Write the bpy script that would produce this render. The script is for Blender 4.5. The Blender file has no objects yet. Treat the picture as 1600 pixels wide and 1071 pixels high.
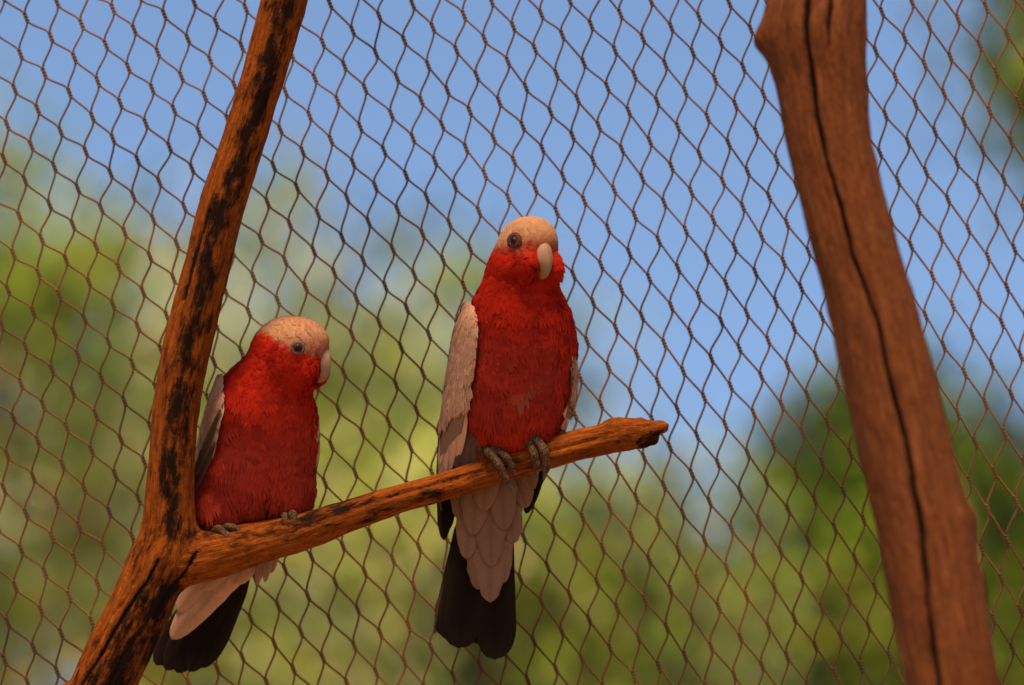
import bpy, math, random
import numpy as np
from mathutils import Vector, Matrix

# ------------------------------------------------------------------ camera, sky, sun, exposure
scene = bpy.context.scene
COL = scene.collection
PITCH = math.radians(22)
FOC_D = 3.15                        # distance to the birds
LENS = 135.0
S = FOC_D * 36.0 / LENS / 1600.0    # metres per photo pixel at the birds
CAM = np.array([0.0, 0.0, 1.6])
RIGHT = np.array([1.0, 0, 0])
FWD = np.array([0, math.cos(PITCH), math.sin(PITCH)])
UP = np.array([0, -math.sin(PITCH), math.cos(PITCH)])

cd = bpy.data.cameras.new('camera')
cam = bpy.data.objects.new('camera', cd)
COL.objects.link(cam)
cam.location = CAM
cam.rotation_euler = (math.pi / 2 + PITCH, 0, 0)
cd.sensor_width = 36; cd.lens = LENS
cd.clip_start = 0.05; cd.clip_end = 2000
cd.dof.use_dof = True
cd.dof.focus_distance = FOC_D - 0.01
cd.dof.aperture_fstop = 2.8
scene.camera = cam

SUN_EL, SUN_AZ = math.radians(56), math.radians(186)   # azimuth clockwise from +Y
w = bpy.data.worlds.new('World'); scene.world = w; w.use_nodes = True
nt = w.node_tree
bg = nt.nodes['Background']
sky = nt.nodes.new('ShaderNodeTexSky'); sky.sky_type = 'NISHITA'; sky.sun_disc = False
sky.sun_elevation = SUN_EL; sky.sun_rotation = SUN_AZ
sky.air_density = 1.0; sky.dust_density = 0.2; sky.ozone_density = 2.0
nt.links.new(sky.outputs[0], bg.inputs[0]); bg.inputs[1].default_value = 0.107

sl = bpy.data.lights.new('sun', 'SUN'); sun = bpy.data.objects.new('sun', sl); COL.objects.link(sun)
sl.energy = 4.5; sl.angle = math.radians(12); sl.color = (1.0, 0.74, 0.47)
sd = Vector((math.sin(SUN_AZ) * math.cos(SUN_EL), math.cos(SUN_AZ) * math.cos(SUN_EL), math.sin(SUN_EL)))
sun.rotation_euler = sd.to_track_quat('Z', 'Y').to_euler()
sun.location = (0, -2, 8)

scene.view_settings.view_transform = 'Standard'
scene.view_settings.look = 'None'
scene.view_settings.exposure = 0.8
scene.view_settings.gamma = 1.0
scene.view_settings.use_curve_mapping = False
scene.cycles.use_denoising = True
scene.cycles.max_bounces = 8
scene.cycles.transparent_max_bounces = 8

# ------------------------------------------------------------------ helpers
rng = np.random.default_rng(7)
random.seed(7)

def to_world(p, d0=0.0):
    """photo-plane units (x right, y down, w away; 1 unit = 1 photo pixel at distance FOC_D+d0) to world metres:
    one rigid placement with one scale for a whole thing"""
    p = np.asarray(p, float)
    k = (FOC_D + d0) / FOC_D * S
    return (CAM + RIGHT * ((p[..., 0:1] - 800) * k) + UP * ((535.5 - p[..., 1:2]) * k)
            + FWD * (FOC_D + d0 + p[..., 2:3] * S))

def dir_world(v):
    v = np.asarray(v, float)
    return RIGHT * v[..., 0:1] - UP * v[..., 1:2] + FWD * v[..., 2:3]

def unproj(px, py, dist):
    """point on the ray through a photo pixel at a given depth along the view axis"""
    k = S / FOC_D * dist
    return CAM + RIGHT * ((px - 800) * k) + UP * ((535.5 - py) * k) + FWD * dist

def empty(name, loc, label=None, cat=None, group=None):
    o = bpy.data.objects.new(name, None); COL.objects.link(o)
    o.location = loc; o.empty_display_size = 0.05
    if label: o['label'] = label
    if cat: o['category'] = cat
    if group: o['group'] = group
    return o

def world_loc(o):
    v = np.array(o.location)
    while o.parent:
        o = o.parent; v = v + np.array(o.location)
    return v

def mesh_obj(name, verts, faces, mat, parent=None, loc=None, smooth=True, attrs=None, normals=None, label=None):
    verts = np.asarray(verts, float)
    base = world_loc(parent) if parent is not None else np.zeros(3)
    org = np.asarray(loc, float) if loc is not None else (base if parent is not None else np.zeros(3))
    me = bpy.data.meshes.new(name)
    if isinstance(faces, np.ndarray):
        n, k = faces.shape
        me.vertices.add(len(verts)); me.vertices.foreach_set('co', (verts - org).astype(np.float32).ravel())
        me.loops.add(n * k); me.loops.foreach_set('vertex_index', faces.astype(np.int32).ravel())
        me.polygons.add(n); me.polygons.foreach_set('loop_start', np.arange(0, n * k, k, dtype=np.int32))
        me.polygons.foreach_set('loop_total', np.full(n, k, dtype=np.int32))
        me.update(calc_edges=True); me.validate()
    else:
        me.from_pydata([tuple(v) for v in (verts - org)], [], [tuple(f) for f in faces])
    if smooth:
        me.polygons.foreach_set('use_smooth', np.ones(len(me.polygons), dtype=bool))
    for k, a in (attrs or {}).items():
        a = np.asarray(a, np.float32)
        if k.startswith('col'):
            if a.shape[1] == 3: a = np.hstack([a, np.ones((len(a), 1), np.float32)])
            at = me.attributes.new(k, 'FLOAT_COLOR', 'POINT'); at.data.foreach_set('color', a.ravel())
        elif a.ndim == 2:
            at = me.attributes.new(k, 'FLOAT_VECTOR', 'POINT'); at.data.foreach_set('vector', a.ravel())
        else:
            at = me.attributes.new(k, 'FLOAT', 'POINT'); at.data.foreach_set('value', a.ravel())
    if normals is not None:
        me.normals_split_custom_set_from_vertices([tuple(x) for x in normals])
    me.materials.append(mat)
    o = bpy.data.objects.new(name, me); COL.objects.link(o)
    if parent is not None: o.parent = parent
    o.location = org - base
    if label: o['label'] = label
    return o

def unit(v):
    return v / np.maximum(np.linalg.norm(v, axis=-1, keepdims=True), 1e-9)

def vnoise(p, seed=0):
    """smooth value noise in [-1,1]"""
    p = np.asarray(p, float)
    i = np.floor(p).astype(np.int64); f = p - i
    f = f * f * (3 - 2 * f)
    def h(dx, dy, dz):
        n = (i[..., 0] + dx) * 374761393 + (i[..., 1] + dy) * 668265263 + (i[..., 2] + dz) * 2147483647 + seed * 974634371
        n = n & 0xFFFFFFFF
        n = ((n ^ (n >> 13)) * 1274126177) & 0xFFFFFFFF
        n = (n ^ (n >> 16)) & 0xFFFFFFFF
        return n / 2147483647.5 - 1
    x, y, z = f[..., 0], f[..., 1], f[..., 2]
    def L(a, b, t): return a + (b - a) * t
    return L(L(L(h(0,0,0), h(1,0,0), x), L(h(0,1,0), h(1,1,0), x), y),
             L(L(h(0,0,1), h(1,0,1), x), L(h(0,1,1), h(1,1,1), x), y), z)

def fbm(p, seed=0, octv=3):
    s = 0; a = 1; t = 0
    for o in range(octv):
        s = s + a * vnoise(np.asarray(p) * 2 ** o, seed + o * 17); t += a; a *= .5
    return s / t

def sstep(a, b, x):
    t = np.clip((np.asarray(x, float) - a) / (b - a), 0, 1)
    return t * t * (3 - 2 * t)

def mixc(a, b, t):
    t = np.asarray(t)[..., None]
    return np.asarray(a) * (1 - t) + np.asarray(b) * t

# signed distance pieces
def sd_ell(p, c, r, R=None):
    q = p - np.asarray(c, float)
    if R is not None: q = q @ np.asarray(R).T       # rows of R are the local axes
    r = np.asarray(r, float)
    k0 = np.linalg.norm(q / r, axis=-1); k1 = np.linalg.norm(q / (r * r), axis=-1)
    return k0 * (k0 - 1) / np.maximum(k1, 1e-9)

def sd_cone(p, a, b, ra, rb):
    a = np.asarray(a, float); b = np.asarray(b, float)
    ab = b - a
    t = np.clip(((p - a) @ ab) / (ab @ ab), 0, 1)
    d = np.linalg.norm(p - (a + t[..., None] * ab), axis=-1)
    return d - (ra + (rb - ra) * t)

def smin(a, b, k):
    h = np.clip(0.5 + 0.5 * (b - a) / k, 0, 1)
    return b + (a - b) * h - k * h * (1 - h)

def surface_nets(fn, lo, hi, h):
    lo = np.asarray(lo, float); hi = np.asarray(hi, float)
    n = np.ceil((hi - lo) / h).astype(int) + 1
    xs = [lo[a] + h * np.arange(n[a]) for a in range(3)]
    # coarse pass first; only nodes near the surface are evaluated again at full resolution
    c = 4
    cn = (n - 1) // c + 2
    cx = [lo[a] + h * c * np.arange(cn[a]) for a in range(3)]
    CG = np.stack(np.meshgrid(*cx, indexing='ij'), -1).reshape(-1, 3)
    CF = fn(CG).reshape(cn)
    ci = [np.minimum((np.arange(n[a]) + c // 2) // c, cn[a] - 1) for a in range(3)]
    F = CF[np.ix_(*ci)].copy()
    near = np.argwhere(np.abs(F) < h * c * 2.2)
    for k in range(0, len(near), 200000):
        q = near[k:k + 200000]
        F[q[:, 0], q[:, 1], q[:, 2]] = fn(lo + h * q)
    acc = np.zeros(tuple(n - 1) + (3,)); cnt = np.zeros(tuple(n - 1))
    I = np.stack(np.meshgrid(*[np.arange(m) for m in n], indexing='ij'), -1).astype(float)
    edges = []
    for ax in range(3):
        s0 = [slice(None)] * 3; s1 = [slice(None)] * 3
        s0[ax] = slice(0, -1); s1[ax] = slice(1, None)
        A, B = F[tuple(s0)], F[tuple(s1)]
        cr = (A < 0) != (B < 0)
        t = np.where(cr, A / np.where(cr, A - B, 1), 0)
        pos = I[tuple(s0)].copy(); pos[..., ax] += t
        edges.append((cr, A < 0))
        o = [a for a in range(3) if a != ax]
        for d1 in (0, 1):
            for d2 in (0, 1):
                sl_ = [slice(None)] * 3
                sl_[o[0]] = slice(d1, n[o[0]] - 1 + d1); sl_[o[1]] = slice(d2, n[o[1]] - 1 + d2)
                m = cr[tuple(sl_)]
                acc += np.where(m[..., None], pos[tuple(sl_)], 0); cnt += m
    act = cnt > 0
    idx = -np.ones(act.shape, int); idx[act] = np.arange(act.sum())
    V = acc[act] / cnt[act][:, None] * h + lo
    Q = []
    for ax in range(3):
        cr, ins = edges[ax]
        o = [(ax + 1) % 3, (ax + 2) % 3]
        loc = np.argwhere(cr)
        ok = (loc[:, o[0]] > 0) & (loc[:, o[1]] > 0) & (loc[:, o[0]] < n[o[0]] - 1) & (loc[:, o[1]] < n[o[1]] - 1)
        loc = loc[ok]
        def cell(d0, d1):
            c = loc.copy(); c[:, o[0]] -= d0; c[:, o[1]] -= d1
            return idx[c[:, 0], c[:, 1], c[:, 2]]
        q = np.stack([cell(1, 1), cell(0, 1), cell(0, 0), cell(1, 0)], 1)
        fl = ~ins[loc[:, 0], loc[:, 1], loc[:, 2]]
        q[fl] = q[fl][:, ::-1]
        Q.append(q)
    Q = np.vstack(Q)
    Q = Q[(Q >= 0).all(1)]
    return V, Q

def grad(fn, P, e=0.5):
    g = np.empty_like(P)
    for a in range(3):
        d = np.zeros(3); d[a] = e
        g[:, a] = fn(P + d) - fn(P - d)
    return unit(g)

def catmull(pts, n):
    pts = np.asarray(pts, float)
    P = np.vstack([2 * pts[0] - pts[1], pts, 2 * pts[-1] - pts[-2]])
    m = len(pts) - 1
    t = np.linspace(0, m, n); i = np.minimum(t.astype(int), m - 1); f = (t - i)[:, None]
    p0, p1, p2, p3 = P[i], P[i + 1], P[i + 2], P[i + 3]
    return .5 * (2 * p1 + (p2 - p0) * f + (2 * p0 - 5 * p1 + 4 * p2 - p3) * f ** 2 + (3 * p1 - p0 - 3 * p2 + p3) * f ** 3)

def tube(path, rad, sides=8, caps=True, rad2=None, ref=None):
    """tube round a path; rad/rad2 radii along two cross axes"""
    path = np.asarray(path, float); n = len(path)
    rad = np.broadcast_to(np.asarray(rad, float), (n,)); rad2 = rad if rad2 is None else np.broadcast_to(np.asarray(rad2, float), (n,))
    T = unit(np.gradient(path, axis=0))
    r0 = np.array(ref if ref is not None else ([0, 0, 1.0] if abs(T[0, 2]) < .9 else [1.0, 0, 0]), float)
    A = np.empty_like(path)
    a = r0
    for i in range(n):
        a = a - T[i] * (a @ T[i]); a = a / max(np.linalg.norm(a), 1e-9); A[i] = a
        if ref is not None: a = np.array(ref, float)
    B = np.cross(T, A)
    th = np.linspace(0, 2 * np.pi, sides, endpoint=False)
    V = path[:, None] + A[:, None] * (np.cos(th)[None, :, None] * rad[:, None, None]) + B[:, None] * (np.sin(th)[None, :, None] * rad2[:, None, None])
    V = V.reshape(-1, 3)
    F = []
    for i in range(n - 1):
        for j in range(sides):
            k = (j + 1) % sides
            F.append((i * sides + j, i * sides + k, (i + 1) * sides + k, (i + 1) * sides + j))
    if caps:
        V = np.vstack([V, path[0], path[-1]]); c0 = n * sides
        for j in range(sides):
            k = (j + 1) % sides
            F.append((c0, k, j)); F.append((c0 + 1, (n - 1) * sides + j, (n - 1) * sides + k))
    return V, F

# ------------------------------------------------------------------ materials
def new_mat(name, rough=0.8, spec=0.3):
    m = bpy.data.materials.new(name); m.use_nodes = True
    b = m.node_tree.nodes['Principled BSDF']
    b.inputs['Roughness'].default_value = rough
    b.inputs['Specular IOR Level'].default_value = spec
    return m, m.node_tree, b

def N(nt, t, **kw):
    n = nt.nodes.new(t)
    for k, v in kw.items(): setattr(n, k, v)
    return n

def ramp(nt, src, stops):
    r = N(nt, 'ShaderNodeValToRGB')
    el = r.color_ramp.elements
    while len(el) < len(stops): el.new(0.5)
    for e, (p, c) in zip(el, stops):
        e.position = p; e.color = tuple(c) + (1,) if len(c) == 3 else c
    nt.links.new(src, r.inputs[0]); return r

def mixrgb(nt, a, b, fac, mode='MIX'):
    m = N(nt, 'ShaderNodeMix', data_type='RGBA', blend_type=mode)
    for sock, v in ((m.inputs[0], fac), (m.inputs[6], a), (m.inputs[7], b)):
        if hasattr(v, 'is_linked'): nt.links.new(v, sock)
        elif isinstance(v, (int, float)): sock.default_value = v
        else: sock.default_value = tuple(v) + (1,)
    return m.outputs[2]

def noise(nt, vec, scale, detail=4, rough=.6):
    n = N(nt, 'ShaderNodeTexNoise'); n.inputs['Scale'].default_value = scale
    n.inputs['Detail'].default_value = detail; n.inputs['Roughness'].default_value = rough
    if vec is not None: nt.links.new(vec, n.inputs['Vector'])
    return n.outputs[0]

def attr(nt, name):
    a = N(nt, 'ShaderNodeAttribute'); a.attribute_name = name; return a

def scaled(nt, vec, sc):
    m = N(nt, 'ShaderNodeMapping'); m.inputs['Scale'].default_value = sc
    nt.links.new(vec, m.inputs['Vector']); return m.outputs[0]

def bump(nt, b, h, strength, dist):
    n = N(nt, 'ShaderNodeBump'); n.inputs['Strength'].default_value = strength; n.inputs['Distance'].default_value = dist
    nt.links.new(h, n.inputs['Height']); nt.links.new(n.outputs[0], b.inputs['Normal']); return n

def mat_plumage():
    m, nt, b = new_mat('plumage', 1.0, .0)
    a = attr(nt, 'col')
    tc = N(nt, 'ShaderNodeTexCoord')
    n = noise(nt, tc.outputs['Object'], 160, 3)
    r = ramp(nt, n, [(.3, (.90, .90, .90)), (.7, (1.06, 1.06, 1.06))])
    nt.links.new(mixrgb(nt, a.outputs['Color'], r.outputs[0], 1.0, 'MULTIPLY'), b.inputs['Base Color'])
    b.inputs['Sheen Weight'].default_value = .0; b.inputs['Sheen Roughness'].default_value = .6
    return m

def mat_feather():
    m, nt, b = new_mat('feather', .9, .04)
    a = attr(nt, 'col'); f = attr(nt, 'fuv')
    sep = N(nt, 'ShaderNodeSeparateXYZ'); nt.links.new(f.outputs['Vector'], sep.inputs[0])
    ab = N(nt, 'ShaderNodeMath', operation='ABSOLUTE'); nt.links.new(sep.outputs[1], ab.inputs[0])
    mul = N(nt, 'ShaderNodeMath', operation='MULTIPLY'); nt.links.new(ab.outputs[0], mul.inputs[0]); mul.inputs[1].default_value = -1.0
    ad = N(nt, 'ShaderNodeMath', operation='ADD'); nt.links.new(sep.outputs[0], ad.inputs[0]); nt.links.new(mul.outputs[0], ad.inputs[1])
    cx = N(nt, 'ShaderNodeCombineXYZ'); nt.links.new(ad.outputs[0], cx.inputs[0]); nt.links.new(sep.outputs[2], cx.inputs[1])
    n = noise(nt, scaled(nt, cx.outputs[0], (1, 1, 1)), .55, 3, .7)      # streaks that follow the barbs
    r = ramp(nt, n, [(.3, (.82, .82, .82)), (.72, (1.1, 1.1, 1.1))])
    c = mixrgb(nt, a.outputs['Color'], r.outputs[0], 1.0, 'MULTIPLY')
    nt.links.new(c, b.inputs['Base Color'])
    bump(nt, b, n, .25, .0006)
    return m

def mat_wood(name, base, light, dark, darkthr, gs=1.0):
    m, nt, b = new_mat(name, .9, .04)
    g = attr(nt, 'grain'); bk = attr(nt, 'bark')
    v1 = scaled(nt, g.outputs['Vector'], (.012 * gs, .16 * gs, .16 * gs))
    n1 = noise(nt, v1, 1.0, 6, .7)
    v2 = scaled(nt, g.outputs['Vector'], (.05 * gs, .5 * gs, .5 * gs))
    n2 = noise(nt, v2, 1.0, 3, .6)
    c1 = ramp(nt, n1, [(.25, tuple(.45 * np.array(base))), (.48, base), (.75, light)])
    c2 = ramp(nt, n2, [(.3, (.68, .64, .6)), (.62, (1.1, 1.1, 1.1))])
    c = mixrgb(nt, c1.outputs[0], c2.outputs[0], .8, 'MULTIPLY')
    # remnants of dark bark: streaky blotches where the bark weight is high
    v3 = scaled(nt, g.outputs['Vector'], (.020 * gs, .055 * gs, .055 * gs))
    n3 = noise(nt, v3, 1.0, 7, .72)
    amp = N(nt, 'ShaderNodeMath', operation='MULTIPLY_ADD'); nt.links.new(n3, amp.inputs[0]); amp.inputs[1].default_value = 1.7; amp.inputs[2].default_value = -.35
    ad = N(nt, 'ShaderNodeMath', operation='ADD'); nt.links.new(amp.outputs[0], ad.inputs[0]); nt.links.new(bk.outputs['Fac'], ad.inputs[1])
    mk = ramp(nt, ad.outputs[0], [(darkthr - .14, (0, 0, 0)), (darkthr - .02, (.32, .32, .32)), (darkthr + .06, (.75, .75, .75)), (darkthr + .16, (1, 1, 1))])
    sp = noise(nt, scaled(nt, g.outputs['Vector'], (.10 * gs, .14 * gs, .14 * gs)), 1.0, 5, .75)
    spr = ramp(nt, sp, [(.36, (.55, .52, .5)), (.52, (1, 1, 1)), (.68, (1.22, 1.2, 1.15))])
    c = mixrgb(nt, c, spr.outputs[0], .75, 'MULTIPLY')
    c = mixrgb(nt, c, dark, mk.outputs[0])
    nt.links.new(c, b.inputs['Base Color'])
    s = N(nt, 'ShaderNodeMath', operation='MULTIPLY_ADD'); nt.links.new(mk.outputs[0], s.inputs[0]); s.inputs[1].default_value = .5
    nt.links.new(n1, s.inputs[2])
    s2 = N(nt, 'ShaderNodeMath', operation='MULTIPLY_ADD'); nt.links.new(n2, s2.inputs[0]); s2.inputs[1].default_value = .5; nt.links.new(s.outputs[0], s2.inputs[2])
    bump(nt, b, s2.outputs[0], .8, .003)
    return m

def mat_skin(name, c0, c1, scale, rough=.7, bd=.0008):
    m, nt, b = new_mat(name, rough, .08)
    tc = N(nt, 'ShaderNodeTexCoord')
    v = N(nt, 'ShaderNodeTexVoronoi'); v.inputs['Scale'].default_value = scale; nt.links.new(tc.outputs['Object'], v.inputs['Vector'])
    r = ramp(nt, v.outputs['Distance'], [(.1, c1), (.6, c0)])
    n = noise(nt, tc.outputs['Object'], 90, 3)
    r2 = ramp(nt, n, [(.3, (.7, .7, .7)), (.7, (1.15, 1.15, 1.15))])
    nt.links.new(mixrgb(nt, r.outputs[0], r2.outputs[0], 1.0, 'MULTIPLY'), b.inputs['Base Color'])
    inv = N(nt, 'ShaderNodeMath', operation='SUBTRACT'); inv.inputs[0].default_value = 1; nt.links.new(v.outputs['Distance'], inv.inputs[1])
    bump(nt, b, inv.outputs[0], .8, bd)
    return m

def mat_plain(name, c, rough, spec=.5, var=.15, scale=60, c2=None):
    m, nt, b = new_mat(name, rough, spec)
    tc = N(nt, 'ShaderNodeTexCoord')
    n = noise(nt, tc.outputs['Object'], scale, 4)
    r = ramp(nt, n, [(.3, tuple(np.array(c) * (1 - var))), (.7, tuple(c2 if c2 is not None else np.array(c) * (1 + var)))])
    nt.links.new(r.outputs[0], b.inputs['Base Color'])
    bump(nt, b, n, .15, .0005)
    return m

def mat_leaf():
    m, nt, b = new_mat('leaf', .55, .3)
    a = attr(nt, 'col')
    nt.links.new(a.outputs['Color'], b.inputs['Base Color'])
    tr = N(nt, 'ShaderNodeBsdfTranslucent'); nt.links.new(a.outputs['Color'], tr.inputs['Color'])
    mx = N(nt, 'ShaderNodeMixShader'); mx.inputs[0].default_value = .5
    nt.links.new(b.outputs[0], mx.inputs[1]); nt.links.new(tr.outputs[0], mx.inputs[2])
    nt.links.new(mx.outputs[0], nt.nodes['Material Output'].inputs['Surface'])
    return m

M_PLUME = mat_plumage(); M_FEATH = mat_feather()
M_PERCH = mat_wood('stripped_wood', (.19, .044, .0050), (.335, .086, .0105), (.012, .005, .003), .72)
M_POST = mat_wood('weathered_post', (.115, .034, .0105), (.20, .069, .024), (.010, .005, .003), .92)
M_TOE = mat_skin('scaly_skin', (.045, .021, .010), (.14, .068, .033), 520, .75, .0006)
M_RING_A = mat_skin('eye_skin_red', (.055, .016, .013), (.15, .048, .036), 900, .8, .0004)
M_RING_B = mat_skin('eye_skin_grey', (.10, .052, .034), (.20, .115, .078), 900, .95, .0004)
M_CLAW = mat_plain('claw', (.035, .024, .02), .35)
M_BEAK = mat_plain('beak_horn', (.24, .125, .06), .6, .2, .2, 70, (.32, .18, .095))
M_IRIS = mat_plain('iris', (.035, .014, .009), .5, .1)
M_PUPIL = mat_plain('pupil', (.003, .003, .003), .25, .15)
M_WIRE = mat_plain('rusty_wire', (.060, .024, .008), .7, .15, .5, 9, (.19, .080, .024))
M_LEAF = mat_leaf()
M_BARK = mat_plain('tree_bark', (.10, .07, .05), .9, .1, .4, 14)
M_SAND = mat_plain('sandy_ground', (.30, .21, .13), .95, .1, .3, .6, (.40, .29, .18))

# ------------------------------------------------------------------ ground
g = 300.0
gv, gf = [], []
for i in range(13):
    for j in range(13):
        x, y = -g + 2 * g * i / 12, -g + 2 * g * j / 12
        gv.append((x, y, 0.0))
for i in range(12):
    for j in range(12):
        a = i * 13 + j; gf.append((a, a + 13, a + 14, a + 1))
go = mesh_obj('ground', gv, gf, M_SAND); go['kind'] = 'structure'

# ------------------------------------------------------------------ netting
FD = 0.088   # behind the birds
meas = [((150, 80), (38.5, 36), (-12, 57)), ((270, 180), (37, 33.5), (-10.6, 54)), ((500, 150), (37, 34.5), (-9.5, 58)),
        ((950, 450), (33, 44), (-11.5, 55)), ((1150, 570), (32, 42.5), (-7, 60)), ((1430, 150), (32.5, 42.5), (-14, 63)),
        ((1230, 650), (32, 43), (-11, 60)), ((150, 850), (33.5, 36), (-9, 60)), ((960, 850), (31.5, 44), (-9, 58))]
P0 = np.array([904.7, 372.7])
Lm = np.array([[34, -10.5], [40, 58.5]]); Li = np.linalg.inv(Lm)
NETC = np.zeros((5, 2))
for dim in range(2):
    rows, rhs = [], []
    for (p, a, b) in meas:
        i, j = Li @ (np.array(p) - P0)
        rows.append([1, 0, 2 * i, j, 0]); rhs.append(a[dim])
        rows.append([0, 1, 0, i, 2 * j]); rhs.append(b[dim])
    NETC[:, dim] = np.linalg.lstsq(np.array(rows, float), np.array(rhs, float), rcond=None)[0]

def net(i, j):
    i = np.asarray(i, float); j = np.asarray(j, float)
    B = np.stack([i, j, i * i, i * j, j * j], -1)
    return P0 + B @ NETC

def build_net():
    root = empty('wire_netting', to_world(np.array([[800, 1300, 0]]), FD)[0],
                 'rusty twisted wire netting with diamond openings behind the perched birds', 'netting')
    WR, HR, T = 1.72, 1.95, 10.0
    ii = np.arange(-60, 61)
    jit = rng.normal(0, 1.5, (240, 240, 3)) * np.array([1, 1, .6])
    def node(i, j):
        p = net(i, j)
        k = .35 * np.sin(i * .6 + j * .23) + .3 * np.sin(j * .5 - i * .31)
        return np.array([p[0] + k * 2.2, p[1] + k * 1.8, 0.0]) + jit[(i + 120) % 240, (j + 120) % 240]
    ax = np.array([3.8, T, 0.0]); axu = ax / np.linalg.norm(ax)
    e1 = np.array([axu[1], -axu[0], 0]); e2 = np.array([0, 0, 1.0])   # e1 points to the right of the twist
    for K in range(-80, 75):
        # nodes of the wire: i-j in {K-1, K}; walk downwards
        pts = []
        seq = []
        for s in range(-52, 68):
            # sum index: i+j
            i = (s + K) // 2 if (s + K) % 2 == 0 else (s + K - 1) // 2
            j = s - i
            left = (i - j) == K
            seq.append((i, j, left))
        for (i, j, left) in seq:
            c = node(i, j)
            if not (-480 < c[0] < 2080 and -520 < c[1] < 1420): continue
            ph0 = math.pi if left else 0.0
            for q in range(15):
                t = q / 14
                ph = ph0 + 4 * math.pi * t
                sp = 1.0 + (.35 if q in (0, 14) else 0)
                pts.append(c + ax * (2 * t - 1) + (e1 * math.cos(ph) + e2 * math.sin(ph)) * HR * sp)
        if len(pts) < 20: continue
        # slight sag of the free spans
        pts = np.array(pts)
        out = [pts[0]]
        for a, b in zip(pts[:-1], pts[1:]):
            L = np.linalg.norm(b - a)
            if L > 12:
                for f in (.12, .25, .4, .6, .75, .88):
                    m0 = axu * L * .32
                    h = (2 * f**3 - 3 * f**2 + 1) * a + (f**3 - 2 * f**2 + f) * m0 + (-2 * f**3 + 3 * f**2) * b + (f**3 - f**2) * m0
                    out.append(h)
            out.append(b)
        V, F = tube(np.array(out), WR, 6)
        mesh_obj('wire', to_world(V, FD), F, M_WIRE, root)
build_net()

# ------------------------------------------------------------------ wood
def limb_pts(pts, step=4.0):
    pts = np.asarray(pts, float)
    n = int(np.sum(np.linalg.norm(np.diff(pts[:, :3], axis=0), axis=1)) / step) + 2
    return catmull(pts, n)

class Limbs:
    """smooth union of tapering limbs, with a grain coordinate that follows each limb"""
    def __init__(self, limbs, k):
        self.l = [limb_pts(p) for p in limbs]; self.k = k
        self.s = []
        for L in self.l:
            d = np.r_[0, np.cumsum(np.linalg.norm(np.diff(L[:, :3], axis=0), axis=1))]
            self.s.append(d)
    def nearest(self, p, q):
        L = self.l[q]
        best = np.full(len(p), 1e9); bi = np.zeros(len(p), int)
        sub = np.arange(0, len(L), 3)
        for i in sub:
            d = ((p - L[i, :3]) ** 2).sum(1)
            m = d < best; best[m] = d[m]; bi[m] = i
        # refine by segment projection
        res = np.full(len(p), 1e9); s = np.zeros(len(p)); axis = np.zeros((len(p), 3))
        for off in range(-2, 3):
            i0 = np.clip(bi + off, 0, len(L) - 2)
            a = L[i0]; b = L[i0 + 1]; ab = b[:, :3] - a[:, :3]
            t = np.clip(((p - a[:, :3]) * ab).sum(1) / np.maximum((ab * ab).sum(1), 1e-9), 0, 1)
            c = a[:, :3] + ab * t[:, None]
            d = np.linalg.norm(p - c, axis=1) - (a[:, 3] + (b[:, 3] - a[:, 3]) * t)
            m = d < res
            res[m] = d[m]; s[m] = (self.s[q][i0] + t * (self.s[q][i0 + 1] - self.s[q][i0]))[m]; axis[m] = c[m]
        return res, s, axis
    def __call__(self, p):
        d = None
        for q in range(len(self.l)):
            x = self.nearest(p, q)[0]
            d = x if d is None else smin(d, x, self.k)
        return d
    def grain(self, p):
        best = np.full(len(p), 1e9); G = np.zeros((len(p), 3)); Q = np.zeros(len(p), int); Sx = np.zeros(len(p))
        for q in range(len(self.l)):
            d, s, c = self.nearest(p, q)
            m = d < best
            best[m] = d[m]
            T = unit(np.gradient(self.l[q][:, :3], axis=0)).mean(0)
            T = T / np.linalg.norm(T)
            e1 = np.cross(T, [0, 0, 1.0]); e1 /= np.linalg.norm(e1); e2 = np.cross(T, e1)
            r = p - c
            g = np.stack([s + q * 900.0, r @ e1 + q * 130, r @ e2], 1)
            G[m] = g[m]; Q[m] = q; Sx[m] = s[m]
        return G, Q, Sx

# forked perch: trunk (top to bottom) and side branch.   x, y, depth, radius
TRUNK = [(462, -70, -6, 36), (445, 0, -8, 35.5), (417, 100, -10, 34), (386, 205, -12, 33.5), (347, 325, -14, 36), (324, 420, -16, 36),
         (299, 520, -18, 37), (281, 610, -18, 37), (271, 700, -18, 35.5), (267, 770, -18, 37.5), (262, 840, -16, 43),
         (227, 930, -16, 48), (190, 1010, -16, 50), (158, 1080, -16, 50), (112, 1180, -20, 52)]
BRANCH = [(262, 880, -12, 40), (330, 868, -6, 38), (400, 850, -2, 33), (470, 832, 0, 28.5), (545, 806, 0, 25), (620, 781, 0, 22),
          (700, 758, 0, 21.5), (780, 732, 0, 22.5), (860, 708, 0, 24), (930, 690, 0, 24), (985, 679, 0, 24), (1003, 676, 0, 22)]
PL = Limbs([TRUNK, BRANCH], 26)

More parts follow.
